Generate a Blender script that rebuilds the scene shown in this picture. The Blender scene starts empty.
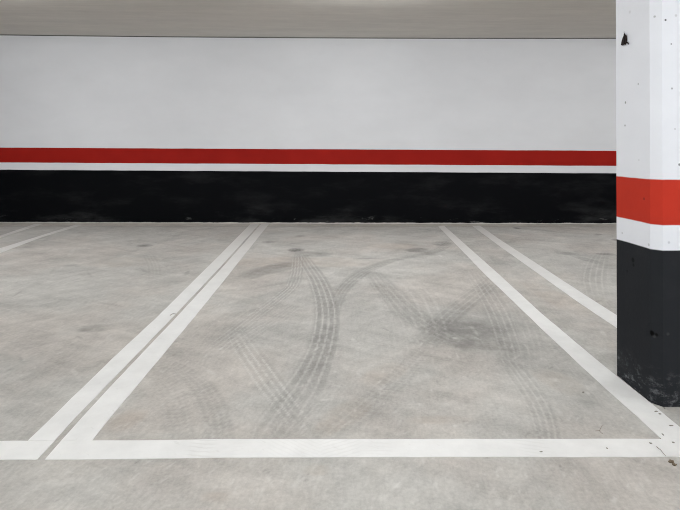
import bpy, bmesh, math, random
import numpy as np
from mathutils import Vector, noise as mn

random.seed(7)
SC = bpy.context.scene
COL = SC.collection

# ------------------------------------------------------------------ camera
F, HZ, H = 530.0, 135.0, 1.2          # focal length in pixels, horizon row, eye height
cam_d = bpy.data.cameras.new('camera')
cam_d.sensor_width = 36.0
cam_d.lens = 36.0 * F / 680.0
cam_d.shift_y = -(255.0 - HZ) / 680.0
cam_d.clip_start = 0.05
cam = bpy.data.objects.new('camera', cam_d)
cam.location = (0, 0, H)
cam.rotation_euler = (math.radians(90), 0, 0)
COL.objects.link(cam)
SC.camera = cam

# ------------------------------------------------------------------ world, exposure
w = bpy.data.worlds.new('world'); SC.world = w
w.use_nodes = True
w.node_tree.nodes['Background'].inputs[0].default_value = (0.90, 0.95, 1.0, 1)
w.node_tree.nodes['Background'].inputs[1].default_value = 2.6
vs = SC.view_settings
vs.view_transform = 'Standard'
vs.look = 'None'
vs.exposure = 0.0
vs.gamma = 1.0
vs.use_curve_mapping = False
SC.cycles.filter_width = 1.0      # a crisp lens

# ------------------------------------------------------------------ ceiling lights (position, watts); the row near the wall is added fill
LAMPS = [((-3.6, 0.5), 55, 'left ceiling light of the row over the mouth of the bays'),
         ((0.2, 0.5), 56, 'middle ceiling light of the row over the mouth of the bays'),
         ((4.0, 0.5), 60, 'right ceiling light of the row over the mouth of the bays, beyond the pillar'),
         ((-3.6, 4.6), 45, 'left ceiling light of the unseen row added to brighten the bays near the wall'),
         ((0.2, 4.6), 47, 'middle ceiling light of the unseen row added to brighten the bays near the wall'),
         ((4.0, 4.6), 45, 'right ceiling light of the unseen row added to brighten the bays near the wall')]
OPEN = (0.4, 2.4)        # opening added behind the camera to let soft sky light in, heights
LAMP_COL = (0.965, 0.985, 1.0)

def px(u, v):
    """photo pixel on the floor -> world x, y"""
    Y = F * H / (v - HZ)
    return ((u - 340.0) / F * Y, Y)

# ------------------------------------------------------------------ node helpers
class NT:
    def __init__(s, name, rough=0.6, spec=0.35):
        s.m = bpy.data.materials.new(name); s.m.use_nodes = True
        s.t = s.m.node_tree; s.t.nodes.clear()
        s.out = s.t.nodes.new('ShaderNodeOutputMaterial')
        s.b = s.t.nodes.new('ShaderNodeBsdfPrincipled')
        s.b.inputs['Roughness'].default_value = rough
        s.b.inputs['Specular IOR Level'].default_value = spec
        s.t.links.new(s.b.outputs[0], s.out.inputs[0])
        tc = s.t.nodes.new('ShaderNodeTexCoord'); s.co = tc.outputs['Object']; s.uv = tc.outputs['UV']
        sp = s.t.nodes.new('ShaderNodeSeparateXYZ'); s.link(s.co, sp.inputs[0])
        s.x, s.y, s.z = sp.outputs
    def link(s, a, b): s.t.links.new(a, b)
    def put(s, v, sock):
        if isinstance(v, (int, float)): sock.default_value = v
        elif isinstance(v, tuple):
            sock.default_value = v if len(v) == len(sock.default_value) else (*v, 1)
        else: s.link(v, sock)
    def math(s, op, a, b=0.0, c=None, clamp=False):
        n = s.t.nodes.new('ShaderNodeMath'); n.operation = op; n.use_clamp = clamp
        s.put(a, n.inputs[0]); s.put(b, n.inputs[1])
        if c is not None: s.put(c, n.inputs[2])
        return n.outputs[0]
    def add(s, a, b): return s.math('ADD', a, b)
    def sub(s, a, b): return s.math('SUBTRACT', a, b)
    def mul(s, a, b): return s.math('MULTIPLY', a, b)
    def noise(s, scale, detail=4, rough=0.55, stretch=(1, 1, 1), rot=0, dist=0, off=(0, 0, 0)):
        mp = s.t.nodes.new('ShaderNodeMapping')
        mp.inputs['Location'].default_value = off
        mp.inputs['Rotation'].default_value = (0, 0, rot); mp.inputs['Scale'].default_value = stretch
        # rotate first, then stretch
        mp2 = s.t.nodes.new('ShaderNodeMapping'); mp2.inputs['Rotation'].default_value = (0, 0, rot)
        mp.inputs['Rotation'].default_value = (0, 0, 0)
        s.link(s.co, mp2.inputs[0]); s.link(mp2.outputs[0], mp.inputs[0])
        n = s.t.nodes.new('ShaderNodeTexNoise')
        n.inputs['Scale'].default_value = scale; n.inputs['Detail'].default_value = detail
        n.inputs['Roughness'].default_value = rough; n.inputs['Distortion'].default_value = dist
        s.link(mp.outputs[0], n.inputs['Vector'])
        return n.outputs['Fac']
    def ramp(s, v, lo, hi, a=0.0, b=1.0):
        n = s.t.nodes.new('ShaderNodeMapRange'); n.interpolation_type = 'SMOOTHSTEP'
        s.put(v, n.inputs['Value'])
        for k, q in (('From Min', lo), ('From Max', hi), ('To Min', a), ('To Max', b)): s.put(q, n.inputs[k])
        return n.outputs[0]
    def lin(s, v, lo, hi, a=0.0, b=1.0):
        n = s.t.nodes.new('ShaderNodeMapRange'); n.interpolation_type = 'LINEAR'
        s.put(v, n.inputs['Value'])
        for k, q in (('From Min', lo), ('From Max', hi), ('To Min', a), ('To Max', b)): s.put(q, n.inputs[k])
        return n.outputs[0]
    def mix(s, f, a, b):
        n = s.t.nodes.new('ShaderNodeMix'); n.data_type = 'RGBA'
        s.put(f, n.inputs[0]); s.put(a, n.inputs[6]); s.put(b, n.inputs[7])
        return n.outputs[2]
    def scale_col(s, c, f):
        n = s.t.nodes.new('ShaderNodeVectorMath'); n.operation = 'SCALE'
        s.put(c, n.inputs[0]); s.put(f, n.inputs['Scale'])
        return n.outputs[0]
    def bump(s, h, strength=0.3, dist=0.002):
        n = s.t.nodes.new('ShaderNodeBump'); n.inputs['Strength'].default_value = strength
        n.inputs['Distance'].default_value = dist
        s.link(h, n.inputs['Height']); s.link(n.outputs[0], s.b.inputs['Normal'])
    def color(s, c): s.put(c, s.b.inputs['Base Color'])
    def spot(s, c, r, soft=0.4):
        """mask of a small blemish at an object-space point"""
        n = s.t.nodes.new('ShaderNodeVectorMath'); n.operation = 'DISTANCE'
        s.link(s.co, n.inputs[0]); n.inputs[1].default_value = c
        return s.ramp(n.outputs['Value'], r * (1 - soft), r * (1 + soft), 1, 0)

WHITE = (0.757, 0.763, 0.785)
RED = (0.33, 0.016, 0.011)
BLACK = (0.0035, 0.004, 0.005)

def banded(name, zr, zb, zk, slope, black, foot, rough=0.5, white=WHITE, red=RED, ys=0.0, spec=0.04, sm=0.85):
    """painted wall: black foot, white strip, red band, white above; slope tilts the bands with x"""
    t = NT(name, rough, spec)
    z = t.add(t.sub(t.z, t.mul(t.x, slope)), t.mul(t.y, ys))
    wob = t.mul(t.sub(t.noise(3.0, 3, 0.6), 0.5), 0.010)
    zz = t.add(z, wob)
    W = t.scale_col(white, t.lin(t.noise(1.3, 4, 0.6, (1, 1, 2)), 0.3, 0.7, 0.97, 1.03))
    R = t.scale_col(red, t.lin(t.noise(2.5, 4), 0.3, 0.7, 0.92, 1.08))
    smudge = t.ramp(t.noise(2.2, 7, 0.66, (0.6, 1, 2.0)), 0.48, 0.72)
    low = t.ramp(t.z, 0.05, 0.30, 1.0, 0.35)
    K = t.mix(t.mul(t.mul(smudge, low), 0.16 * sm), black, (0.17, 0.17, 0.17))
    sc = t.ramp(t.noise(7, 8, 0.7, (0.5, 1, 1.6), off=(5, 2, 1)), 0.60, 0.70)
    K = t.mix(t.mul(t.mul(sc, t.ramp(t.z, 0.02, foot, 1.0, 0.0)), 0.45), K, (0.30, 0.30, 0.29))
    c = t.mix(t.ramp(zz, zb - 0.003, zb + 0.003), W, R)
    c = t.mix(t.ramp(zz, zr - 0.003, zr + 0.003), c, W)
    c = t.mix(t.ramp(zz, zk - 0.003, zk + 0.003), K, c)
    return t, c

# back wall
t, c = banded('wall_paint', 1.006, 0.802, 0.7028, -0.0050, BLACK, 0.14)
foot = t.add(0.013, t.mul(t.sub(t.noise(5, 5, 0.7), 0.5), 0.030))
bare = t.mix(t.noise(30, 4), (0.48, 0.46, 0.43), (0.70, 0.68, 0.65))
c = t.mix(t.ramp(t.sub(t.z, foot), -0.002, 0.002), bare, c)
t.color(c)
t.bump(t.noise(60, 6, 0.6), 0.25, 0.002)
M_WALL = t.m

# pillar (object origin on the floor, coordinates local)
PX, PY = 1.391, 2.339          # left face x and front face y
PW = 0.342                     # side of the square
CH = 0.036                     # chamfer
t, c = banded('pillar_paint', 1.003, 0.802, 0.690, 0.0, (0.0245, 0.0265, 0.030), 0.20, 0.60,
              (0.875, 0.895, 0.945), (0.56, 0.045, 0.026), 0.03)
def face_left(u, v):           # pixel -> local point on the left face
    Y = F * PX / (u - 340.0)
    return (0.0, Y - PY, H - (v - HZ) * Y / F)
def face_front(u, v):
    return ((u - 340.0) / F * PY - PX, 0.0, H - (v - HZ) * PY / F)
for kind, u, v, r, a, col in [
        ('f', 665.6, 20, 0.0040, .85, (0.03, 0.03, 0.04)), ('f', 676, 15.5, 0.005, .3, (0.3, 0.3, 0.3)),
        ('f', 671.3, 44, 0.0030, .7, (0.1, 0.1, 0.1)), ('f', 672, 88.5, 0.0040, .5, (0.1, 0.1, 0.12)),
        ('f', 675, 129, 0.003, .4, (0.2, 0.2, 0.2)), ('f', 679.5, 164.6, 0.005, .7, (0.08, 0.08, 0.08)),
        ('c', 653, 15.5, 0.005, .5, (0.2, 0.2, 0.2)), ('l', 627.5, 102.5, 0.0045, .7, (0.12, 0.12, 0.12)),
        ('l', 627, 125.5, 0.004, .6, (0.15, 0.15, 0.15)), ('l', 639.5, 84, 0.004, .5, (0.2, 0.2, 0.2)),
        ('l', 632, 12, 0.006, .25, (0.4, 0.4, 0.4)), ('l', 644.6, 198.8, 0.005, .6, (0.10, 0.02, 0.02)),
        ('l', 634, 260, 0.009, .8, (0.004, 0.004, 0.005)), ('l', 634.5, 265, 0.006, .7, (0.005, 0.005, 0.006)),
        ('l', 628.5, 271, 0.005, .5, (0.006, 0.006, 0.006)), ('f', 669, 242.5, 0.005, .35, (0.3, 0.3, 0.35)),
        ('l', 649, 244.8, 0.005, .4, (0.3, 0.3, 0.3)), ('l', 624, 233, 0.004, .4, (0.3, 0.3, 0.3)),
        ('f', 668, 334, 0.006, .3, (0.1, 0.1, 0.1)), ('l', 640, 160, 0.004, .25, (0.4, 0.4, 0.4))]:
    p = face_left(u, v) if kind == 'l' else face_front(u, v)
    if kind == 'l': p = (.002 - .010 * (p[1] - CH) / (PW - 2 * CH) - .0035 * p[2], p[1], p[2]); r *= 1.25
    if kind == 'f': r *= 1.1
    if kind == 'c': p = (CH * .3, CH * .6, p[2])
    c = t.mix(t.mul(t.spot(p, r), a), c, col)
nz_ = H - (334.5 - HZ) * 2.36 / F  # chip on the corner: its dark hollow and small highlight painted into the colour
c = t.mix(t.mul(t.spot((.012, .028, nz_ - .011), .007), .30), c, (0.10, 0.10, 0.10))
c = t.mix(t.mul(t.spot((.004, .036, nz_), .012), .95), c, (0.002, 0.002, 0.002))
c = t.mix(t.mul(t.spot((.016, .020, nz_ - .002), .008), .9), c, (0.002, 0.002, 0.002))
# worn, scratched foot and the grey rub mark on the front face
scr = t.ramp(t.noise(19, 8, 0.78, (1, 1, 1.8), off=(3, 1, 8)), 0.50, 0.66)
c = t.mix(t.mul(t.mul(scr, t.ramp(t.z, 0.03, 0.19, 1, 0)), 0.42), c, (0.30, 0.31, 0.33))
t.color(c)
t.bump(t.noise(45, 6, 0.65), 0.45, 0.003)
M_PILLAR = t.m

# ceiling concrete
t = NT('ceiling_concrete', 0.85, 0.2)
g = t.noise(1.6, 6, 0.6, (0.35, 3.0, 1))
g2 = t.noise(9, 5, 0.6, (0.15, 1.6, 1))
f = t.add(t.add(t.lin(g, 0.3, 0.7, 0.97, 1.08), t.lin(g2, 0.3, 0.7, -0.015, 0.015)), t.lin(t.noise(5, 7, 0.7, (0.6, 1.2, 1)), 0.3, 0.7, -0.05, 0.05))
cc = t.mix(t.noise(0.7, 3), (0.68, 0.645, 0.595), (0.66, 0.64, 0.60))
t.color(t.scale_col(cc, f))
t.bump(g2, 0.2, 0.004)
M_CEIL = t.m

t = NT('joint_shadow_gap', 0.9, 0.1)
t.color(t.mix(t.noise(4, 4), (0.06, 0.06, 0.055), (0.22, 0.21, 0.20)))
M_JOINT = t.m

# floor concrete
t = NT('floor_concrete', 0.8, 0.14)
big = t.noise(0.75, 5, 0.55, dist=0.6)
mid = t.noise(3.2, 6, 0.62, (0.8, 1.25, 1), 0.5, 0.8)
str1 = t.noise(7.0, 5, 0.62, (0.28, 1.5, 1), 0.45, 0.6)
str2 = t.noise(8.5, 5, 0.62, (0.28, 1.4, 1), -0.75, 0.6, (4, 1, 0))
fine = t.noise(70, 3, 0.7)
f = t.lin(big, 0.30, 0.70, 0.91, 1.07)
f = t.add(f, t.lin(mid, 0.3, 0.7, -0.085, 0.085))
f = t.add(f, t.lin(str1, 0.3, 0.7, -0.075, 0.075))
f = t.add(f, t.lin(str2, 0.3, 0.7, -0.055, 0.055))
f = t.add(f, t.lin(fine, 0.25, 0.75, -0.11, 0.11))
grain = t.noise(26, 5, 0.72, (1.6, 0.45, 1), 0.12, 0.5, (3, 3, 0))      # fine brushed grain running into the bays
f = t.add(f, t.lin(grain, 0.3, 0.7, -0.085, 0.085))
blotch = t.noise(2.1, 7, 0.68, (1, 0.8, 1), 0.9, 1.2, (11, 5, 0))
f = t.add(f, t.lin(blotch, 0.32, 0.68, -0.13, 0.11))
scrp = t.ramp(t.noise(14, 6, 0.75, (1.5, 0.35, 1), -0.55, 0.3, (8, 2, 0)), 0.60, 0.72)
f = t.add(f, t.mul(scrp, 0.10))
tone = t.mix(t.ramp(t.noise(0.9, 4, 0.6, off=(7, 3, 0)), 0.42, 0.62), (0.508, 0.497, 0.472), (0.518, 0.489, 0.457))
# scoured light lines and specks
spk = t.ramp(t.noise(36, 2, 0.5, off=(1, 9, 0)), 0.70, 0.78)
tone = t.mix(t.mul(spk, 0.35), tone, (0.66, 0.65, 0.62))
# strip cast against the wall with its thin joint
yb = t.add(t.y, t.mul(t.x, 0.006))
tone = t.mix(t.ramp(yb, 6.955, 6.985), tone, (0.55, 0.52, 0.475))
jl = t.math('ABSOLUTE', t.sub(yb, 6.95))
tone = t.mix(t.mul(t.ramp(jl, 0.006, 0.03, 1, 0), 0.30), tone, (0.22, 0.20, 0.18))
# rubber, ochre stains and pale scrapes, each with its own shape (see the wear map below)
at = t.t.nodes.new('ShaderNodeAttribute'); at.attribute_name = 'wear'
sc = t.t.nodes.new('ShaderNodeSeparateColor'); t.link(at.outputs['Color'], sc.inputs[0])
wr, wg, wb = sc.outputs[0], sc.outputs[1], sc.outputs[2]
base = t.scale_col(tone, f)
base = t.mix(t.mul(wb, t.ramp(t.noise(6, 5, 0.6), .3, .6, .4, 1)), base, (0.46, 0.335, 0.235))
base = t.mix(t.mul(wr, t.ramp(t.noise(11, 6, 0.7, off=(2, 2, 0)), .30, .62, .45, 1.0)), base, (0.150, 0.146, 0.138))
base = t.mix(t.mul(wg, t.ramp(t.noise(24, 4, 0.6, off=(6, 1, 0)), .36, .58, .15, 1.0)), base, (0.70, 0.69, 0.66))
t.color(base)
t.put(t.lin(mid, 0.3, 0.7, 0.70, 0.88), t.b.inputs['Roughness'])
t.bump(t.add(t.noise(90, 4, 0.7), t.mul(str1, 1.5)), 0.15, 0.002)
M_FLOOR = t.m

# white floor paint
def line_mat(name, treads):
    t = NT(name, 0.55, 0.3)
    n = t.noise(6, 6, 0.65)
    c = t.scale_col((0.855, 0.855, 0.845), t.lin(n, 0.3, 0.7, 0.93, 1.05))
    wear = t.ramp(t.noise(28, 6, 0.7, (0.6, 1.4, 1), 0.6), 0.60, 0.72)
    c = t.mix(t.mul(wear, 0.22), c, (0.50, 0.49, 0.46))
    far = t.ramp(t.y, 3.2, 6.8)       # paint turns darker and browner towards the wall end
    c = t.mix(t.mul(far, 0.55), c, (0.56, 0.53, 0.49))
    if treads:
        for x0, x1, k, a in treads:   # faint tread prints crossing the line
            m = t.mul(t.ramp(t.x, x0, x0 + .05), t.ramp(t.x, x1 - .05, x1, 1, 0))
            s = t.ramp(t.math('SINE', t.add(t.mul(t.x, k * 120), t.add(t.mul(t.y, 260), t.mul(t.noise(9, 4, 0.7), 9)))), 0.1, 0.9)
            c = t.mix(t.mul(t.mul(m, s), a), c, (0.52, 0.51, 0.48))
    t.color(c)
    t.bump(t.noise(70, 5, 0.65), 0.2, 0.0015)
    return t.m
M_LINE = line_mat('line_paint', [])
M_LINE_F = line_mat('line_paint_front', [(-.60, -.46, .15, .18), (-.42, -.36, .1, .16), (-.30, -.05, 1.6, .07), (-.10, .10, -1.1, .11), (.08, .22, .1, .10), (.66, .82, .7, .10)])

def simple(name, col, rough=0.7, spec=0.3, n=0.15, sc=40):
    t = NT(name, rough, spec)
    t.color(t.scale_col(col, t.lin(t.noise(sc, 4), 0.3, 0.7, 1 - n, 1 + n)))
    return t.m

# ------------------------------------------------------------------ mesh helpers
def link_mesh(name, bm, mats, parent=None, smooth=False):
    me = bpy.data.meshes.new(name); bm.normal_update(); bm.to_mesh(me); bm.free()
    for m in (mats if isinstance(mats, (list, tuple)) else [mats]): me.materials.append(m)
    if smooth:
        for p in me.polygons: p.use_smooth = True
    o = bpy.data.objects.new(name, me); COL.objects.link(o)
    if parent: o.parent = parent
    return o
def struct(o):
    o['kind'] = 'structure'; return o
def tag(o, label, cat, group=None):
    o['label'] = label; o['category'] = cat
    if group: o['group'] = group
    return o
def empty(name, loc, rot=(0, 0, 0)):
    o = bpy.data.objects.new(name, None); o.location = loc; o.rotation_euler = rot
    o.empty_display_size = 0.05
    COL.objects.link(o); return o
def prism(bm, pts_bottom, pts_top, mat=0):
    a = [bm.verts.new(p) for p in pts_bottom]; b = [bm.verts.new(p) for p in pts_top]
    n = len(a)
    fs = [bm.faces.new(a[::-1]), bm.faces.new(b)]
    for i in range(n): fs.append(bm.faces.new((a[i], a[(i + 1) % n], b[(i + 1) % n], b[i])))
    for q in fs: q.material_index = mat
    return fs
def box(bm, x0, x1, y0, y1, z0, z1, mat=0):
    q = [(x0, y0), (x1, y0), (x1, y1), (x0, y1)]
    return prism(bm, [(x, y, z0) for x, y in q], [(x, y, z1) for x, y in q], mat)

# ------------------------------------------------------------------ the room
XL, XR, YR = -8.0, 8.0, -7.5
def wall_y(x): return 7.18 - 0.0125 * x
def ceil_z(x):
    x = max(-5.2, min(4.2, x))
    return 2.521 - 0.0070 * x + 0.00095 * x * x

# floor slab: the part in view is a fine grid whose 'wear' attribute holds rubber (r), scrapes (g), ochre stains (b)
GX0, GX1, GY0, GY1 = -4.9, 4.1, 1.45, 7.25
NX, NY = 1080, 520
gx = np.linspace(GX0, GX1, NX, dtype=np.float32); gy = np.linspace(GY0, GY1, NY, dtype=np.float32)
WEAR = np.zeros((3, NY, NX), np.float32)
def over(ch, js, is_, a):
    W_ = WEAR[ch, js, is_]; W_ += (1 - W_) * np.clip(a, 0, 0.95)
def sstep(v, lo, hi):
    q = np.clip((v - lo) / (hi - lo), 0, 1); return q * q * (3 - 2 * q)
def smooth_path(pts, n):
    """Catmull-Rom through world points (x, y, w, s)"""
    out = []
    P = [pts[0]] + list(pts) + [pts[-1]]
    for i in range(1, len(P) - 2):
        for k in range(n):
            t_ = k / n
            out.append(tuple(0.5 * (2 * P[i][j] + (P[i + 1][j] - P[i - 1][j]) * t_
                     + (2 * P[i - 1][j] - 5 * P[i][j] + 4 * P[i + 1][j] - P[i + 2][j]) * t_ ** 2
                     + (3 * P[i][j] - P[i - 1][j] - 3 * P[i + 1][j] + P[i + 2][j]) * t_ ** 3) for j in range(len(P[0]))))
    out.append(tuple(pts[-1]))
    return out
GAIN = 0.85
def stamp(pts, dark, light, tread, ch=0):
    """pts: (x, y, width in metres, strength). Rasterises one mark into the wear map."""
    P = np.array(pts, np.float32)
    mw = P[:, 2].max()
    i0, i1 = np.searchsorted(gx, [P[:, 0].min() - mw, P[:, 0].max() + mw]); j0, j1 = np.searchsorted(gy, [P[:, 1].min() - mw, P[:, 1].max() + mw])
    if i1 - i0 < 1 or j1 - j0 < 1: return
    js, is_ = slice(j0, j1), slice(i0, i1)
    X, Y = np.meshgrid(gx[is_], gy[js])
    best = np.full(X.shape, 1e9, np.float32); U = np.zeros_like(X); V = np.zeros_like(X); Wd = np.ones_like(X); S = np.zeros_like(X); cap = np.zeros_like(X)
    L = 0.0; n = len(P)
    for k in range(n - 1):
        a_, b_ = P[k], P[k + 1]; d = b_[:2] - a_[:2]; l = float(np.hypot(*d))
        if l < 1e-5: continue
        tx, ty = d / l
        t_ = ((X - a_[0]) * tx + (Y - a_[1]) * ty) / l
        tc_ = np.clip(t_, 0, 1)
        px_ = X - a_[0] - tc_ * d[0]; py_ = Y - a_[1] - tc_ * d[1]
        dist = np.hypot(px_, py_)
        m = dist < best
        side = px_ * (-ty) + py_ * tx
        best = np.where(m, dist, best)
        U = np.where(m, side, U); V = np.where(m, L + tc_ * l, V)
        Wd = np.where(m, a_[2] + (b_[2] - a_[2]) * tc_, Wd); S = np.where(m, a_[3] + (b_[3] - a_[3]) * tc_, S)
        L += l
    q = best / (Wd / 2)
    edge = 1 - sstep(q, 0.62, 1.05)
    S = np.clip(S, 0, 1) * edge
    if ch: over(ch, js, is_, dark * S); return
    st = sstep(np.sin(U / Wd * 5.0 * 2 * math.pi + 0.4 * np.sin(V * 3)), 0.35, 0.95)
    tr = sstep(np.sin(V * 2 * math.pi / 0.034 + np.abs(U / Wd) * 9), -0.2, 0.7)
    over(0, js, is_, GAIN * (dark * (1 - 0.55 * st * (light > 0)) + tread * tr) * S)
    if light: over(1, js, is_, 0.75 * light * st * S)
def ribbon(pix, dark, light=0.0, tread=0.0):
    """pix: (u, v, width, strength) measured on the photo down the middle of the mark"""
    pts = []
    for u, v, wd, s in pix:
        x, y = px(u, v); pts.append((x, y, wd / F * y, s))
    pts = smooth_path(pts, 6)
    out = []
    for i, p in enumerate(pts):
        a = pts[max(0, i - 1)]; b = pts[min(len(pts) - 1, i + 1)]
        l = math.hypot(b[0] - a[0], b[1] - a[1]) or 1
        out.append((p[0], p[1], p[2] * max(0.35, abs(b[1] - a[1]) / l), p[3]))
    stamp(out, dark, light, tread)
def blot(u, v, wu, hv, s, ang=0.0, ch=0, tread=0.0):
    """elongated smear, wu x hv as measured on the photo"""
    du = wu / 2 * math.cos(ang); dv = wu / 2 * math.sin(ang)
    P0 = px(u - du, v - dv); P1 = px(u + du, v + dv)
    wd = abs(px(u, v - hv / 2)[1] - px(u, v + hv / 2)[1])
    L = math.hypot(P1[0] - P0[0], P1[1] - P0[1]); wd = max(0.010, min(wd, L * 3))
    pts = []
    for i in range(9):
        t_ = i / 8; k = math.sin(math.pi * t_)
        pts.append((P0[0] + (P1[0] - P0[0]) * t_, P0[1] + (P1[1] - P0[1]) * t_, wd * (0.5 + 0.5 * k), max(k, 0) ** 0.7))
    stamp(pts, s * ((1.6 if hv < 7 and s > .18 else 1.15) if ch == 0 else 1.2), 0, tread, {0: 0, 1: 0, 2: 2, 3: 1}[ch])

# main dark track curving down the middle of the bay
ribbon([(300, 252, 12, .3), (309, 266, 20, .8), (318, 280, 24, 1), (325, 300, 28, 1), (327, 320, 31, 1), (323, 345, 34, .9),
        (313, 370, 42, .8), (303, 388, 52, .65), (291, 405, 56, .5), (275, 428, 58, .4), (262, 447, 42, .3), (248, 470, 40, 0)], .46, .55)
ribbon([(318, 280, 20, .3), (327, 320, 24, 1), (323, 345, 28, 1), (313, 370, 34, 1), (296, 398, 46, .9), (276, 428, 46, .5), (262, 440, 46, .2)], .13)
# left branch with its pale grooves
ribbon([(298, 256, 14, .6), (297, 272, 15, 1), (293, 285, 16, 1), (285, 293, 18, .9), (275, 301, 20, .7), (262, 311, 22, .6),
        (248, 322, 24, .6), (228, 338, 26, .5), (205, 355, 28, .2)], .27, .75)
ribbon([(298, 258, 20, .5), (296, 276, 22, .9), (284, 294, 24, .8), (262, 312, 28, .5), (235, 334, 30, .2)], .10)
# arc sweeping in from the right
ribbon([(452, 240, 14, .4), (438, 250, 16, .8), (415, 256, 16, .9), (390, 261, 18, 1), (367, 270, 20, 1), (352, 280, 20, 1),
        (341, 292, 18, .9), (335, 308, 16, .6), (330, 330, 16, .2)], .44, .05)
# wide dark band from upper left to lower right
ribbon([(374, 274, 24, .3), (392, 298, 30, .9), (408, 318, 32, .9), (430, 334, 34, .3)], .16)
ribbon([(368, 268, 20, .1), (380, 281, 28, .8), (395, 297, 34, .9), (411, 313, 38, .9), (428, 325, 40, 1), (448, 336, 40, .9), (466, 345, 44, .3)], .34, .12)
ribbon([(372, 270, 20, .1), (385, 290, 24, .6), (402, 315, 30, .6), (415, 340, 34, .3)], .10, .40)
# big dark patch and the band running up to the right-hand line
ribbon([(505, 268, 14, .1), (489, 284, 28, .8), (468, 300, 34, .9), (448, 316, 36, .9), (430, 334, 36, .6), (412, 352, 34, .2)], .40, .08)
blot(470, 334, 96, 30, .36)
blot(486, 345, 100, 12, .26, 0.05)
blot(455, 322, 60, 22, .24, .5)
ribbon([(512, 284, 30, .1), (500, 302, 60, .6), (488, 320, 84, .9), (478, 338, 90, .9), (470, 352, 90, .3)], .20)
blot(505, 352, 70, 14, .16, .3)
# crossing prints beside the right-hand line
ribbon([(470, 270, 18, .3), (484, 288, 26, .9), (496, 308, 30, 1), (505, 330, 32, 1), (512, 352, 34, .7), (516, 370, 32, .2)], .16, .42)
ribbon([(512, 300, 16, .2), (524, 322, 28, .6), (532, 345, 30, .6), (534, 368, 30, .1)], .16, .30)
# lower right arc
ribbon([(492, 345, 20, .1), (508, 362, 26, .5), (524, 382, 30, .9), (537, 402, 32, 1), (545, 422, 32, 1), (548, 440, 32, .9)], .20, .45, .10)
ribbon([(548, 345, 30, .1), (572, 372, 30, .5), (596, 398, 30, .4), (616, 420, 30, .1)], .13, .20)
# lower left arc
ribbon([(150, 358, 26, .2), (172, 366, 34, .8), (192, 378, 38, 1), (207, 396, 38, 1), (216, 418, 38, 1), (219, 440, 38, .9), (219, 466, 38, .1)], .17, .22, .16)
ribbon([(150, 372, 20, .2), (166, 385, 34, .9), (176, 405, 36, .9), (182, 440, 36, .8), (182, 470, 36, .1)], .10, .25, .18)
# pale scraped grooves running down right across the left half
ribbon([(236, 332, 26, .2), (246, 348, 34, .9), (260, 368, 38, 1), (274, 388, 40, 1), (288, 406, 40, .8), (304, 428, 38, .3)], .13, .85)
ribbon([(330, 428, 40, .5), (300, 400, 30, .1)], .02, .4)
ribbon([(312, 330, 20, .1), (332, 352, 30, .4), (352, 378, 30, .1)], .04, .3)
# prints running down left from the centre
ribbon([(452, 330, 26, .1), (424, 352, 36, .7), (398, 378, 40, .9), (370, 402, 46, .9), (344, 424, 48, .8), (326, 440, 48, .6)], .12, .18, .20)
ribbon([(345, 380, 20, .2), (322, 404, 26, .6), (300, 428, 28, .5)], .03, .45)
ribbon([(404, 280, 40, .1), (420, 296, 46, .8), (430, 318, 48, .8), (436, 340, 48, .2)], .06, .40)
ribbon([(396, 318, 26, .2), (400, 345, 30, .6), (402, 372, 30, .1)], .05, .35)
# arcs on the left of the bay
ribbon([(310, 296, 16, .1), (285, 314, 24, .7), (258, 330, 28, .8), (232, 348, 30, .6), (212, 368, 30, .1)], .14, .40)
ribbon([(262, 300, 20, .2), (238, 312, 30, .6), (212, 330, 34, .7), (186, 354, 36, .3)], .16, .12)
blot(268, 270, 62, 9, .34, -0.22); blot(282, 265, 40, 6, .26, -.2); blot(297, 258, 40, 8, .24, .1)
blot(250, 276, 40, 7, .22, -0.3)
blot(310, 254, 44, 6, .30, 0.05)
blot(296, 250, 19, 4.2, .60, 0, tread=.3)
blot(301, 236, 14, 3, .32); blot(269, 242, 16, 3, .30); blot(258, 237, 14, 2.2, .16)
blot(324, 254, 20, 3.5, .26)
blot(417, 250, 16, 6, .40, .25, tread=.3); blot(442, 243.5, 20, 6, .34, .1, tread=.2); blot(430, 253.5, 14, 4, .22)
blot(452, 266, 40, 5, .14, .4); blot(366, 258.6, 30, 1.6, .25); blot(399, 278, 7, 1.6, .3)
blot(250, 302, 70, 9, .14, -.3); blot(225, 333, 60, 16, .16, -.5)
blot(355, 300, 60, 12, .12, -.5)
# neighbouring left bay
ribbon([(140, 247, 8, .1), (148, 256, 16, .7), (153, 266, 18, 1), (154, 280, 18, .1)], .14, .42)
ribbon([(160, 250, 8, .1), (163, 262, 12, .5), (160, 275, 12, .1)], .08, .3)
blot(145, 245.6, 19, 2.6, .50)
blot(97, 328, 40, 9, .42, -.05); blot(84, 330, 20, 5, .2); blot(72, 265.5, 22, 2.8, .24); blot(48, 260, 36, 2.6, .16, -.15)
blot(28, 247, 20, 3, .2); blot(120, 255, 50, 3, .16, -.28); blot(80, 283, 40, 6, .08, -.2); blot(60, 292, 60, 5, .12, -.1)
blot(25, 345, 60, 18, .16, -.6); blot(185, 262, 60, 5, .12, -.15); blot(205, 290, 50, 8, .12, -.7)
# neighbouring right bay
ribbon([(604, 250, 14, .1), (598, 262, 26, .7), (594, 278, 30, 1), (596, 292, 28, .6), (600, 304, 26, .1)], .22, .48)
blot(568, 253.5, 28, 4, .36, .12); blot(588, 260, 34, 3.4, .26, .28); blot(606, 254, 20, 3, .42)
blot(517, 228.2, 9, 2, .55); blot(598, 234.2, 10, 1.2, .45); blot(600, 240, 20, 2.4, .12); blot(616, 240, 10, 2, .5)
blot(545, 272, 70, 6, .07, .5); blot(500, 262, 40, 3, .12, .6); blot(530, 285, 50, 3, .12, .7)
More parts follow.
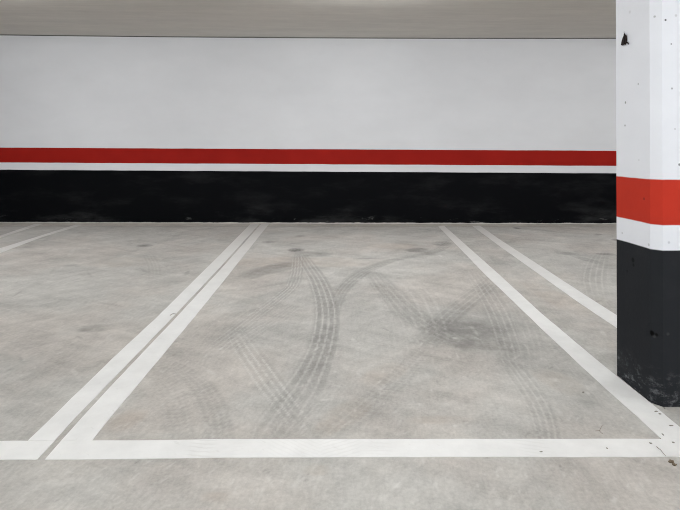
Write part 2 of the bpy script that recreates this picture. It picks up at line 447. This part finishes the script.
# rubber haze under the bay's right-hand line
blot(585, 398, 90, 16, .10, .62)
# ochre stains
blot(344, 415, 60, 22, .13, -.6, 2); blot(328, 428, 40, 16, .10, -.6, 2); blot(384, 374, 44, 18, .14, -.5, 2); blot(126, 420, 44, 20, .16, -.6, 2)
blot(560, 382, 60, 20, .12, .5, 2); blot(216, 497, 34, 12, .12, 0, 2); blot(316, 470, 30, 14, .16, 0, 2)
blot(300, 262, 200, 12, .14, 0, 2); blot(560, 300, 80, 12, .12, .5, 2); blot(120, 262, 90, 12, .12, 0, 2)
blot(440, 420, 70, 10, .14, 0, 2); blot(395, 246, 60, 7, .16, 0, 2)
# pale chalky specks and scrapes
for u, v, a_, b_, s in [(440, 256, 5, 1.6, .9), (420, 404, 5, 3, .5), (455, 426, 5, 3, .5), (466, 423, 4, 3, .5), (421.5, 426, 4, 3, .4),
                        (324, 400, 10, 1.6, .55), (220, 349, 8, 1.6, .4), (397, 486, 8, 4, .4), (385, 484, 12, 3, .25), (480, 380, 60, 16, .08),
                        (60, 482, 60, 8, .22), (40, 488, 30, 4, .3), (70, 472, 50, 5, .2), (240, 485, 4, 6, .35), (500, 502, 14, 6, .3),
                        (515, 496, 16, 4, .25), (222, 412, 10, 30, .18), (590, 388, 26, 6, .28), (555, 380, 20, 5, .22), (455, 338, 8, 2, .45),
                        (423, 340, 6, 2, .4), (540, 345, 4, 16, .12), (180, 300, 60, 8, .12), (235, 310, 46, 6, .16)]:
    blot(u, v, a_, b_, s, 0 if a_ < 40 else -.12, 3)
for k in range(200):
    u = random.uniform(60, 640); v = random.uniform(330, 508)
    blot(u, v, random.uniform(3, 16), random.uniform(1.0, 2.2), random.uniform(.10, .42), random.choice((-.6, -.3, .5, .9)), 3)
for k in range(240):       # short scour marks running into the bays
    u = random.uniform(0, 680); v = random.choice((random.uniform(462, 512), random.uniform(340, 436)))
    x0, y0 = px(u, v); l = random.uniform(.02, .09); a_ = random.gauss(0.25, .35)
    stamp([(x0 + math.sin(a_) * l * q, y0 + math.cos(a_) * l * q, .011, math.sin(math.pi * (q + .02) / 1.04)) for q in (0, .25, .5, .75, 1)], random.uniform(.15, .5), 0, 0, 1)
for k in range(260):
    u = random.uniform(0, 680); v = 235 + 275 * random.random() ** 0.7
    blot(u, v, random.uniform(3, 14), random.uniform(.8, 1.6), random.uniform(.08, .26), random.choice((-.9, -.6, -.3, .2, .5, .9)), random.choice((3, 3, 0)))
for k in range(60):
    u = random.uniform(0, 680); v = random.uniform(250, 505)
    blot(u, v, random.uniform(10, 50), random.uniform(3, 9), random.uniform(.03, .10), random.choice((-.5, -.25, .3, .6)))
def build_floor():
    X, Y = np.meshgrid(gx, gy)
    co = np.stack([X.ravel(), Y.ravel(), np.zeros(X.size, np.float32)], 1)
    idx = np.arange(NX * NY).reshape(NY, NX)
    q = np.stack([idx[:-1, :-1], idx[:-1, 1:], idx[1:, 1:], idx[1:, :-1]], -1).reshape(-1, 4)
    n0 = len(co); ex = []; ef = []
    def quad(*p):
        k = n0 + len(ex); ex.extend(p); ef.append([k, k + 1, k + 2, k + 3])
    a0, a1, b0, b1 = GX0, GX1, GY0, GY1
    quad((XL, YR, 0), (XR, YR, 0), (XR, b0, 0), (XL, b0, 0)); quad((XL, b1, 0), (XR, b1, 0), (XR, 7.6, 0), (XL, 7.6, 0))
    quad((XL, b0, 0), (a0, b0, 0), (a0, b1, 0), (XL, b1, 0)); quad((a1, b0, 0), (XR, b0, 0), (XR, b1, 0), (a1, b1, 0))
    Z = -.2
    quad((XL, YR, Z), (XL, 7.6, Z), (XR, 7.6, Z), (XR, YR, Z))
    quad((XL, YR, Z), (XR, YR, Z), (XR, YR, 0), (XL, YR, 0)); quad((XR, 7.6, Z), (XL, 7.6, Z), (XL, 7.6, 0), (XR, 7.6, 0))
    quad((XL, 7.6, Z), (XL, YR, Z), (XL, YR, 0), (XL, 7.6, 0)); quad((XR, YR, Z), (XR, 7.6, Z), (XR, 7.6, 0), (XR, YR, 0))
    co = np.concatenate([co, np.array(ex, np.float32)]); q = np.concatenate([q, np.array(ef)])
    me = bpy.data.meshes.new('floor')
    me.vertices.add(len(co)); me.vertices.foreach_set('co', co.ravel())
    me.loops.add(q.size); me.loops.foreach_set('vertex_index', q.ravel().astype(np.int32))
    me.polygons.add(len(q)); me.polygons.foreach_set('loop_start', np.arange(0, q.size, 4, dtype=np.int32))
    at = me.attributes.new('wear', 'FLOAT_COLOR', 'POINT')
    c = np.zeros((len(co), 4), np.float32); c[:, 3] = 1; c[:NX * NY, :3] = WEAR.reshape(3, -1).T
    at.data.foreach_set('color', c.ravel())
    me.update(calc_edges=True); me.validate()
    me.materials.append(M_FLOOR)
    o = bpy.data.objects.new('floor', me); COL.objects.link(o)
    return struct(o)
floor = build_floor()

# back wall: slightly skewed in plan, its top hidden behind the slab
bm = bmesh.new()
N = 40
def wall_strip(bm, ztop_off):
    for i in range(N):
        x0 = XL + (XR - XL) * i / N; x1 = XL + (XR - XL) * (i + 1) / N
        prism(bm, [(x0, wall_y(x0), -0.05), (x1, wall_y(x1), -0.05), (x1, 7.6, -0.05), (x0, 7.6, -0.05)],
              [(x0, wall_y(x0), ceil_z(x0) - ztop_off), (x1, wall_y(x1), ceil_z(x1) - ztop_off), (x1, 7.6, ceil_z(x1) - ztop_off), (x0, 7.6, ceil_z(x0) - ztop_off)])
wall_strip(bm, 0.013)
bmesh.ops.remove_doubles(bm, verts=bm.verts, dist=1e-5)
struct(link_mesh('wall_back', bm, M_WALL))
# recessed joint between wall head and slab
bm = bmesh.new()
for i in range(N):
    x0 = XL + (XR - XL) * i / N; x1 = XL + (XR - XL) * (i + 1) / N
    a0, a1 = ceil_z(x0), ceil_z(x1)
    prism(bm, [(x0, wall_y(x0) + .006, a0 - .013), (x1, wall_y(x1) + .006, a1 - .013), (x1, 7.59, a1 - .013), (x0, 7.59, a0 - .013)],
          [(x0, wall_y(x0) + .006, a0), (x1, wall_y(x1) + .006, a1), (x1, 7.59, a1), (x0, 7.59, a0)])
bmesh.ops.remove_doubles(bm, verts=bm.verts, dist=1e-5)
struct(link_mesh('trim_1', bm, M_JOINT))

# ceiling slab, very slightly sagging
bm = bmesh.new()
for i in range(N):
    x0 = XL + (XR - XL) * i / N; x1 = XL + (XR - XL) * (i + 1) / N
    a0, a1 = ceil_z(x0), ceil_z(x1)
    prism(bm, [(x0, YR, a0), (x1, YR, a1), (x1, 7.6, a1), (x0, 7.6, a0)],
          [(x0, YR, 2.8), (x1, YR, 2.8), (x1, 7.6, 2.8), (x0, 7.6, 2.8)])
bmesh.ops.remove_doubles(bm, verts=bm.verts, dist=1e-5)
struct(link_mesh('ceiling', bm, M_CEIL))

for nm, bs in (('wall_left', [(XL - .2, XL, YR, 7.6, -.05, 2.8)]), ('wall_right', [(XR, XR + .2, YR, 7.6, -.05, 2.8)]),
               # unseen opening above a parapet, added so sky light fills the room
               ('wall_front', [(XL - .2, XR + .2, YR - .2, YR, -.05, OPEN[0]), (XL - .2, XR + .2, YR - .2, YR, OPEN[1], 2.8)])):
    bm = bmesh.new()
    for b in bs: box(bm, *b)
    struct(link_mesh(nm, bm, M_WALL))
pd = bpy.data.lights.new('added_opening_portal', 'AREA'); pd.shape = 'RECTANGLE'; pd.size = XR - XL; pd.size_y = OPEN[1] - OPEN[0]  # samples sky light through the added opening
pd.cycles.is_portal = True
po = bpy.data.objects.new('added_opening_portal', pd); COL.objects.link(po)
po.location = (0, YR, (OPEN[0] + OPEN[1]) / 2); po.rotation_euler = (math.radians(90), 0, 0)

# ------------------------------------------------------------------ painted lines
TH = 0.0022
def edge_pts(pix): return [px(u, v) for u, v in pix]
def resample(pts, n):
    L = [0]
    for a, b in zip(pts, pts[1:]): L.append(L[-1] + math.hypot(b[0] - a[0], b[1] - a[1]))
    out = []; k = 0
    for i in range(n + 1):
        s = L[-1] * i / n
        while k < len(L) - 2 and L[k + 1] < s: k += 1
        t_ = (s - L[k]) / max(1e-9, L[k + 1] - L[k])
        out.append((pts[k][0] + (pts[k + 1][0] - pts[k][0]) * t_, pts[k][1] + (pts[k + 1][1] - pts[k][1]) * t_))
    return out
def painted(left, right, mat, label, n=60, jit=0.0012, world=False):
    A = resample(left if world else edge_pts(left), n); B = resample(right if world else edge_pts(right), n)
    bm = bmesh.new(); rows = []
    for i, (a, b) in enumerate(zip(A, B)):
        e = 0 if i in (0, n) else 1
        ja = mn.noise(Vector((a[0] * 14, a[1] * 14, 1.3))) * jit * 2 * e; jb = mn.noise(Vector((b[0] * 14, b[1] * 14, 7.7))) * jit * 2 * e
        dx, dy = b[0] - a[0], b[1] - a[1]; l = math.hypot(dx, dy); dx /= l; dy /= l
        a = (a[0] + dx * ja, a[1] + dy * ja); b = (b[0] + dx * jb, b[1] + dy * jb)
        rows.append([bm.verts.new((a[0], a[1], 0)), bm.verts.new((a[0], a[1], TH)), bm.verts.new((b[0], b[1], TH)), bm.verts.new((b[0], b[1], 0))])
    for r, s in zip(rows, rows[1:]):
        for k in range(4): bm.faces.new((r[k], r[(k + 1) % 4], s[(k + 1) % 4], s[k]))
    bm.faces.new(rows[0]); bm.faces.new(rows[-1][::-1])
    bmesh.ops.recalc_face_normals(bm, faces=bm.faces)
    o = link_mesh('parking_line', bm, mat)
    return tag(o, label, 'parking line', 'white painted parking lines')

YF = 441.0
painted([(250.5, 224.2), (220, 254.9), (154.2, 320), (120, 351.6), (49.4, 420.2), (27.8, YF)],
        [(259.3, 224.0), (220, 267.3), (170, 320.2), (120, 371.8), (73.3, 420), (54.7, YF)],
        M_LINE, 'white lengthwise parking line, left stripe of the close double pair')
painted([(261.3, 224.0), (220.6, 269.6), (174.0, 320), (120.5, 376.2), (80.0, 420), (61.3, YF)],
        [(268.8, 224.2), (228.5, 275), (192.2, 320), (141.9, 380), (108.8, 420), (92, YF)],
        M_LINE, 'white lengthwise parking line, right stripe of the close double pair')
painted([(438, 226.0), (485.5, 275), (540, 327.4), (574.7, 360), (600, 383.8), (642, 421), (661.5, 439.4)],
        [(444.3, 226.0), (499.5, 275), (540, 312.3), (596.5, 360), (609.5, 370.5), (616, 376), (653, 405.2), (680, 427.5), (694, 439.4)],
        M_LINE, 'white parking line running from the wall past the foot of the pillar')
painted([(472, 225.8), (500, 246.5), (575, 300), (616.5, 328), (650, 350.5)],
        [(480.0, 225.8), (500, 239.8), (592.5, 300), (617, 315.6), (655, 339.5)],
        M_LINE, 'white parking line between wall and pillar, passing behind the pillar')
painted([(75.5, 224.8), (0, 248.4), (-120, 287)], [(83, 224.8), (40, 238.0), (0, 253.2), (-110, 293)],
        M_LINE, 'white parking line at the far left, nearer of the two short stripes')
painted([(35, 224), (0, 235.9), (-120, 276)], [(43, 224), (0, 238.0), (-118, 280)],
        M_LINE, 'white parking line at the far left edge, farther of the two short stripes')
# front lines: cross-wise, along the mouth of the bays; run as world edges
painted([(-120, 441.3), (0, 441.2), (54.6, 441.2)], [(-120, 460.2), (0, 460), (37.2, 459.9)],
        M_LINE_F, 'white crosswise front line of the left bay, ending at the narrow gap')
painted([(61.2, 441.1), (92, 441.0), (140, 440.7), (225, 439.6), (450, 439.4), (600, 439.3), (700, 439.4), (840, 439.4)],
        [(45, 459.8), (68, 459.9), (140, 459.1), (225, 458), (455, 457), (600, 457.2), (700, 457.1), (840, 457.1)],
        M_LINE_F, 'long white crosswise front line of the middle bay', n=120)

# ------------------------------------------------------------------ pillar
bm = bmesh.new()
prof = [(0, CH), (CH, 0), (PW - CH, 0), (PW, CH), (PW, PW - CH), (PW - CH, PW), (CH, PW), (0, PW - CH)]
prof[0] = (.002, CH); prof[7] = (-.008, PW - CH)   # the left face is cast slightly out of square
def sub_edge(a, b, n): return [(a[0] + (b[0] - a[0]) * k / n, a[1] + (b[1] - a[1]) * k / n) for k in range(n)]
loop = []
for i in range(8):
    a, b = prof[i], prof[(i + 1) % 8]
    loop += sub_edge(a, b, 2 if i % 2 == 0 else 8)
ZT = ceil_z(PX) ; nz = 90
rings = []
for k in range(nz + 1):
    z = ZT * k / nz
    ring = []
    for (x, y) in loop:
        n_ = mn.noise(Vector((x * 9, y * 9, z * 5))) * 0.0014
        cx, cy = x - PW / 2, y - PW / 2; l = math.hypot(cx, cy)
        lean = -0.0035 * z
        ring.append(bm.verts.new((x + cx / l * n_ + lean, y + cy / l * n_, z)))
    rings.append(ring)
for r, s in zip(rings, rings[1:]):
    for i in range(len(r)):
        bm.faces.new((r[i], r[(i + 1) % len(r)], s[(i + 1) % len(r)], s[i]))
bm.faces.new(rings[0][::-1]); bm.faces.new(rings[-1])
bmesh.ops.recalc_face_normals(bm, faces=bm.faces)
# chip broken out of the chamfer edge
cz = H - (333 - HZ) * 2.36 / F
for v in bm.verts:
    d = math.sqrt(((v.co.x - 0.008) / .03) ** 2 + ((v.co.y - CH * .8) / .03) ** 2 + ((v.co.z - cz) / .028) ** 2)
    if d < 1: v.co.x += .010 * (1 - d); v.co.y += .008 * (1 - d)
pillar = link_mesh('pillar', bm, M_PILLAR)
pillar.location = (PX, PY, 0)
tag(pillar, 'square concrete pillar with cut corners, painted black, white and red', 'pillar')

# ------------------------------------------------------------------ moth on the pillar's left face
M_MOTH = simple('moth_wing', (0.020, 0.012, 0.010), .85, .15, .5, 300)
M_MOTHB = simple('moth_body', (0.012, 0.010, 0.010), .8, .2, .3, 300)
ml = face_left(627.9, 39.2)
moth = empty('moth', (PX + .002 - .010 * (ml[1] - CH) / (PW - 2 * CH) - .0035 * ml[2] - .0022, PY + ml[1], ml[2]), (0, math.radians(-90), 0))
# local frame after the turn: local x -> world z (up), local z -> world -x (out of the wall), local y -> world y
def solid_poly(pts, z0, z1, name, mat, parent, fn=None):
    pts = [(x, y * 1.3) for x, y in pts]
    bm = bmesh.new()
    prism(bm, [(x, y, z0) for x, y in pts], [(x, y, (z1 if fn is None else fn(x, y))) for x, y in pts])
    bmesh.ops.recalc_face_normals(bm, faces=bm.faces)
    return link_mesh(name, bm, mat, parent)
# in the picture right is nearer to the camera: world -y
solid_poly([(.026, -.001), (.012, .012), (-.006, .022), (-.022, .027), (-.027, .016), (-.024, .004), (-.020, -.001)], .0005, .003, 'wing', M_MOTH, moth,
           lambda x, y: .0046 - abs(y) * .06)
solid_poly([(.026, .001), (.015, -.011), (-.004, -.014), (-.018, -.012), (-.028, -.004), (-.024, .001)], .0006, .003, 'wing', M_MOTH, moth,
           lambda x, y: .0048 - abs(y) * .06)
solid_poly([(-.014, -.010), (-.020, -.022), (-.030, -.027), (-.031, -.022), (-.023, -.017), (-.020, -.009)], .0004, .0022, 'hind_wing_tail', M_MOTH, moth)
bm = bmesh.new()
segs = [(-.022, .0016), (-.016, .0028), (-.006, .0034), (.006, .0040), (.014, .0042), (.020, .0032), (.026, .0026), (.029, .0012)]
rg = []
for x, r in segs:
    rg.append([bm.verts.new((x, r * math.cos(a * math.pi / 5), .0042 + r * math.sin(a * math.pi / 5))) for a in range(10)])
for a, b in zip(rg, rg[1:]):
    for i in range(10): bm.faces.new((a[i], a[(i + 1) % 10], b[(i + 1) % 10], b[i]))
bm.faces.new(rg[0]); bm.faces.new(rg[-1])
bmesh.ops.recalc_face_normals(bm, faces=bm.faces)
link_mesh('body', bm, M_MOTHB, moth, True)
for s in (1, -1):
    bm = bmesh.new()
    P = [(.028, .001 * s, .005), (.033, .003 * s, .005), (.037, .006 * s, .0045)]
    rg = [[bm.verts.new((x, y + .0004 * math.cos(a * math.pi / 2), z + .0004 * math.sin(a * math.pi / 2))) for a in range(4)] for x, y, z in P]
    for a, b in zip(rg, rg[1:]):
        for i in range(4): bm.faces.new((a[i], a[(i + 1) % 4], b[(i + 1) % 4], b[i]))
    bm.faces.new(rg[0]); bm.faces.new(rg[-1])
    bmesh.ops.recalc_face_normals(bm, faces=bm.faces)
    link_mesh('antenna', bm, M_MOTHB, moth)
tag(moth, 'small dark brown moth clinging high on the white part of the pillar', 'moth')

# ------------------------------------------------------------------ litter on the floor
M_TWIG = simple('dry_twig', (0.25, 0.215, 0.17), .9, .1)
M_LEAF = simple('dry_leaf', (0.20, 0.155, 0.11), .85, .15, .4, 120)
M_CRUMB = simple('crumb', (0.30, 0.28, 0.25), .9, .1, .3, 200)
def tube(bm, pts, r0, r1, n=6):
    rg = []
    for i, p in enumerate(pts):
        p = Vector(p); a = Vector(pts[max(0, i - 1)]); b = Vector(pts[min(len(pts) - 1, i + 1)])
        d = (b - a).normalized(); s = d.cross(Vector((0, 0, 1))).normalized(); u = s.cross(d)
        r = r0 + (r1 - r0) * i / (len(pts) - 1)
        rg.append([bm.verts.new(p + s * r * math.cos(k * 2 * math.pi / n) + u * r * math.sin(k * 2 * math.pi / n)) for k in range(n)])
    for a, b in zip(rg, rg[1:]):
        for i in range(n): bm.faces.new((a[i], a[(i + 1) % n], b[(i + 1) % n], b[i]))
    bm.faces.new(rg[0][::-1]); bm.faces.new(rg[-1])
def twig(label, paths, r=0.0012, zb=0.0, mat=None):
    bm = bmesh.new()
    c = px(*paths[0][len(paths[0]) // 2])
    for p in paths:
        q = []
        for k, (u, v) in enumerate(p):
            x, y = px(u, v); q.append((x - c[0], y - c[1], r * 1.02 + (0.0012 if 0 < k < len(p) - 1 else 0)))
        tube(bm, q, r, r * .55)
    bmesh.ops.recalc_face_normals(bm, faces=bm.faces)
    o = link_mesh('twig', bm, mat or M_TWIG); o.location = (c[0], c[1], zb)
    return tag(o, label, 'twig')
twig('tiny forked dry twig on the concrete just behind the front line', [[(595.5, 431.2), (599.5, 431.2), (601, 428), (602.5, 425.5)], [(599.5, 431.2), (601.5, 433.6), (602.8, 434)]], .0010)
twig('thin dry stem lying crooked across the line corner near the pillar', [[(656.5, 447.6), (660.5, 451), (663, 454), (666, 457)]], .0012, TH)
twig('small curved twig lying across the gap of the double line', [[(170, 316), (173, 314.3), (175.5, 314.6), (176.5, 316.5)]], .0018, TH)
def flake(name, label, cat, u, v, wu, hv, mat, zb, seed, thick=.002):
    rnd = random.Random(seed); x0, y0 = px(u, v); X = wu / F * y0 / 2; Yh = abs(px(u, v - hv / 2)[1] - px(u, v + hv / 2)[1]) / 2
    bm = bmesh.new(); n = 11; top = []; bot = []
    cT = bm.verts.new((0, 0, thick * 1.6)); 
    for k in range(n):
        a = 2 * math.pi * k / n; rr = rnd.uniform(.65, 1.1); curl = rnd.uniform(.2, 1.5) * thick
        p = (X * rr * math.cos(a), Yh * rr * math.sin(a))
        top.append(bm.verts.new((p[0], p[1], thick * .4 + curl))); bot.append(bm.verts.new((p[0] * .8, p[1] * .8, 0)))
    for k in range(n):
        j = (k + 1) % n
        bm.faces.new((cT, top[k], top[j])); bm.faces.new((top[k], bot[k], bot[j], top[j]))
    bm.faces.new(bot[::-1])
    bmesh.ops.recalc_face_normals(bm, faces=bm.faces)
    o = link_mesh(name, bm, mat); o.location = (x0, y0, zb)
    return tag(o, label, cat)
flake('leaf_fragment', 'crumpled dry leaf fragment in front of the line by the pillar, larger piece', 'leaf', 671.5, 462.3, 7, 3.0, M_LEAF, 0, 1, .004)
flake('leaf_fragment', 'small dry leaf fragment lying just right of the larger leaf piece', 'leaf', 674.5, 465.2, 5, 2.6, M_LEAF, 0, 2, .003)
CR = [(660.8, 438.4, 2.2, 1.6, 0, 'crumb of grit in the corner where the two lines meet'),
      (662.8, 435.2, 1.8, 2.2, TH, 'crumb of grit just inside the diagonal line above the corner'),
      (650.8, 444.0, 3.2, 2.2, TH, 'crumb of grit on the front line left of the corner'),
      (671.0, 426.2, 5, 1.6, TH, 'flat crumb of grit on the diagonal line at right edge'),
      (673.2, 443.2, 3.2, 1.6, TH, 'pale crumb of grit on the front line at right edge'),
      (607, 449, 1.8, 1.4, TH, 'single speck of grit alone on the front line'),
      (583.3, 392.2, 3.2, 1.2, 0, 'dark speck of grit on the concrete left of the pillar'),
      (656, 412, 4, 1.2, TH, 'flat crumb of grit at the front corner of the pillar'),
      (660, 414.5, 3.2, 1.4, TH, 'crumb of grit just in front of the pillar corner'),
      (541, 452.5, 4, 1.0, TH, 'thin flake of grit on the front line below the tyre arc'),
      (664.2, 408.2, 1.8, 1.6, 0, 'tiny crumb of grit against the foot of the pillar')]
for i, (u, v, a_, b_, zb, lab) in enumerate(CR):
    flake('grit_crumb', lab, 'grit', u, v, a_, b_, M_CRUMB, zb, 10 + i, .0012)

# ------------------------------------------------------------------ ceiling lights: the front row and the added fill row
M_HOUS = simple('lamp_housing', (0.75, 0.75, 0.75), .4, .5, .03)
DW, DH = 0.12, 0.05
for (lx, ly), watt, lab in LAMPS:
    zc = ceil_z(lx)
    L_ = empty('ceiling_light', (lx, ly, zc))
    tag(L_, lab, 'ceiling light', 'ceiling lights in two rows')
    bm = bmesh.new(); box(bm, -.78, .78, -.055, .055, -.045, 0); link_mesh('housing', bm, M_HOUS, L_)
    for sx in (-1, 1):
        bm = bmesh.new(); box(bm, min(sx * .75, sx * .78), max(sx * .75, sx * .78), -.06, .06, -.098, -.045); link_mesh('end_cap', bm, M_HOUS, L_)
    # opal diffuser, gives light from its underside and its sides
    bm = bmesh.new(); box(bm, -.75, .75, -DW / 2, DW / 2, -.045 - DH, -.045)
    link_mesh('diffuser', bm, M_HOUS, L_)
    for nm, h, loc, rot in (('down', DW, (0, 0, -.046 - DH), (0, 0, 0)), ('rear', DH, (0, -DW / 2 - .001, -.045 - DH / 2), (-math.pi / 2, 0, 0)),
                            ('wallward', DH, (0, DW / 2 + .001, -.045 - DH / 2), (math.pi / 2, 0, 0))):
        ld = bpy.data.lights.new('lamp_light', 'AREA'); ld.shape = 'RECTANGLE'; ld.size = 1.5; ld.size_y = h
        ld.energy = watt * h / (DW + 2 * DH); ld.color = LAMP_COL
        lo = bpy.data.objects.new('lamp_light', ld); lo.parent = L_; lo.location = loc; lo.rotation_euler = rot; COL.objects.link(lo)
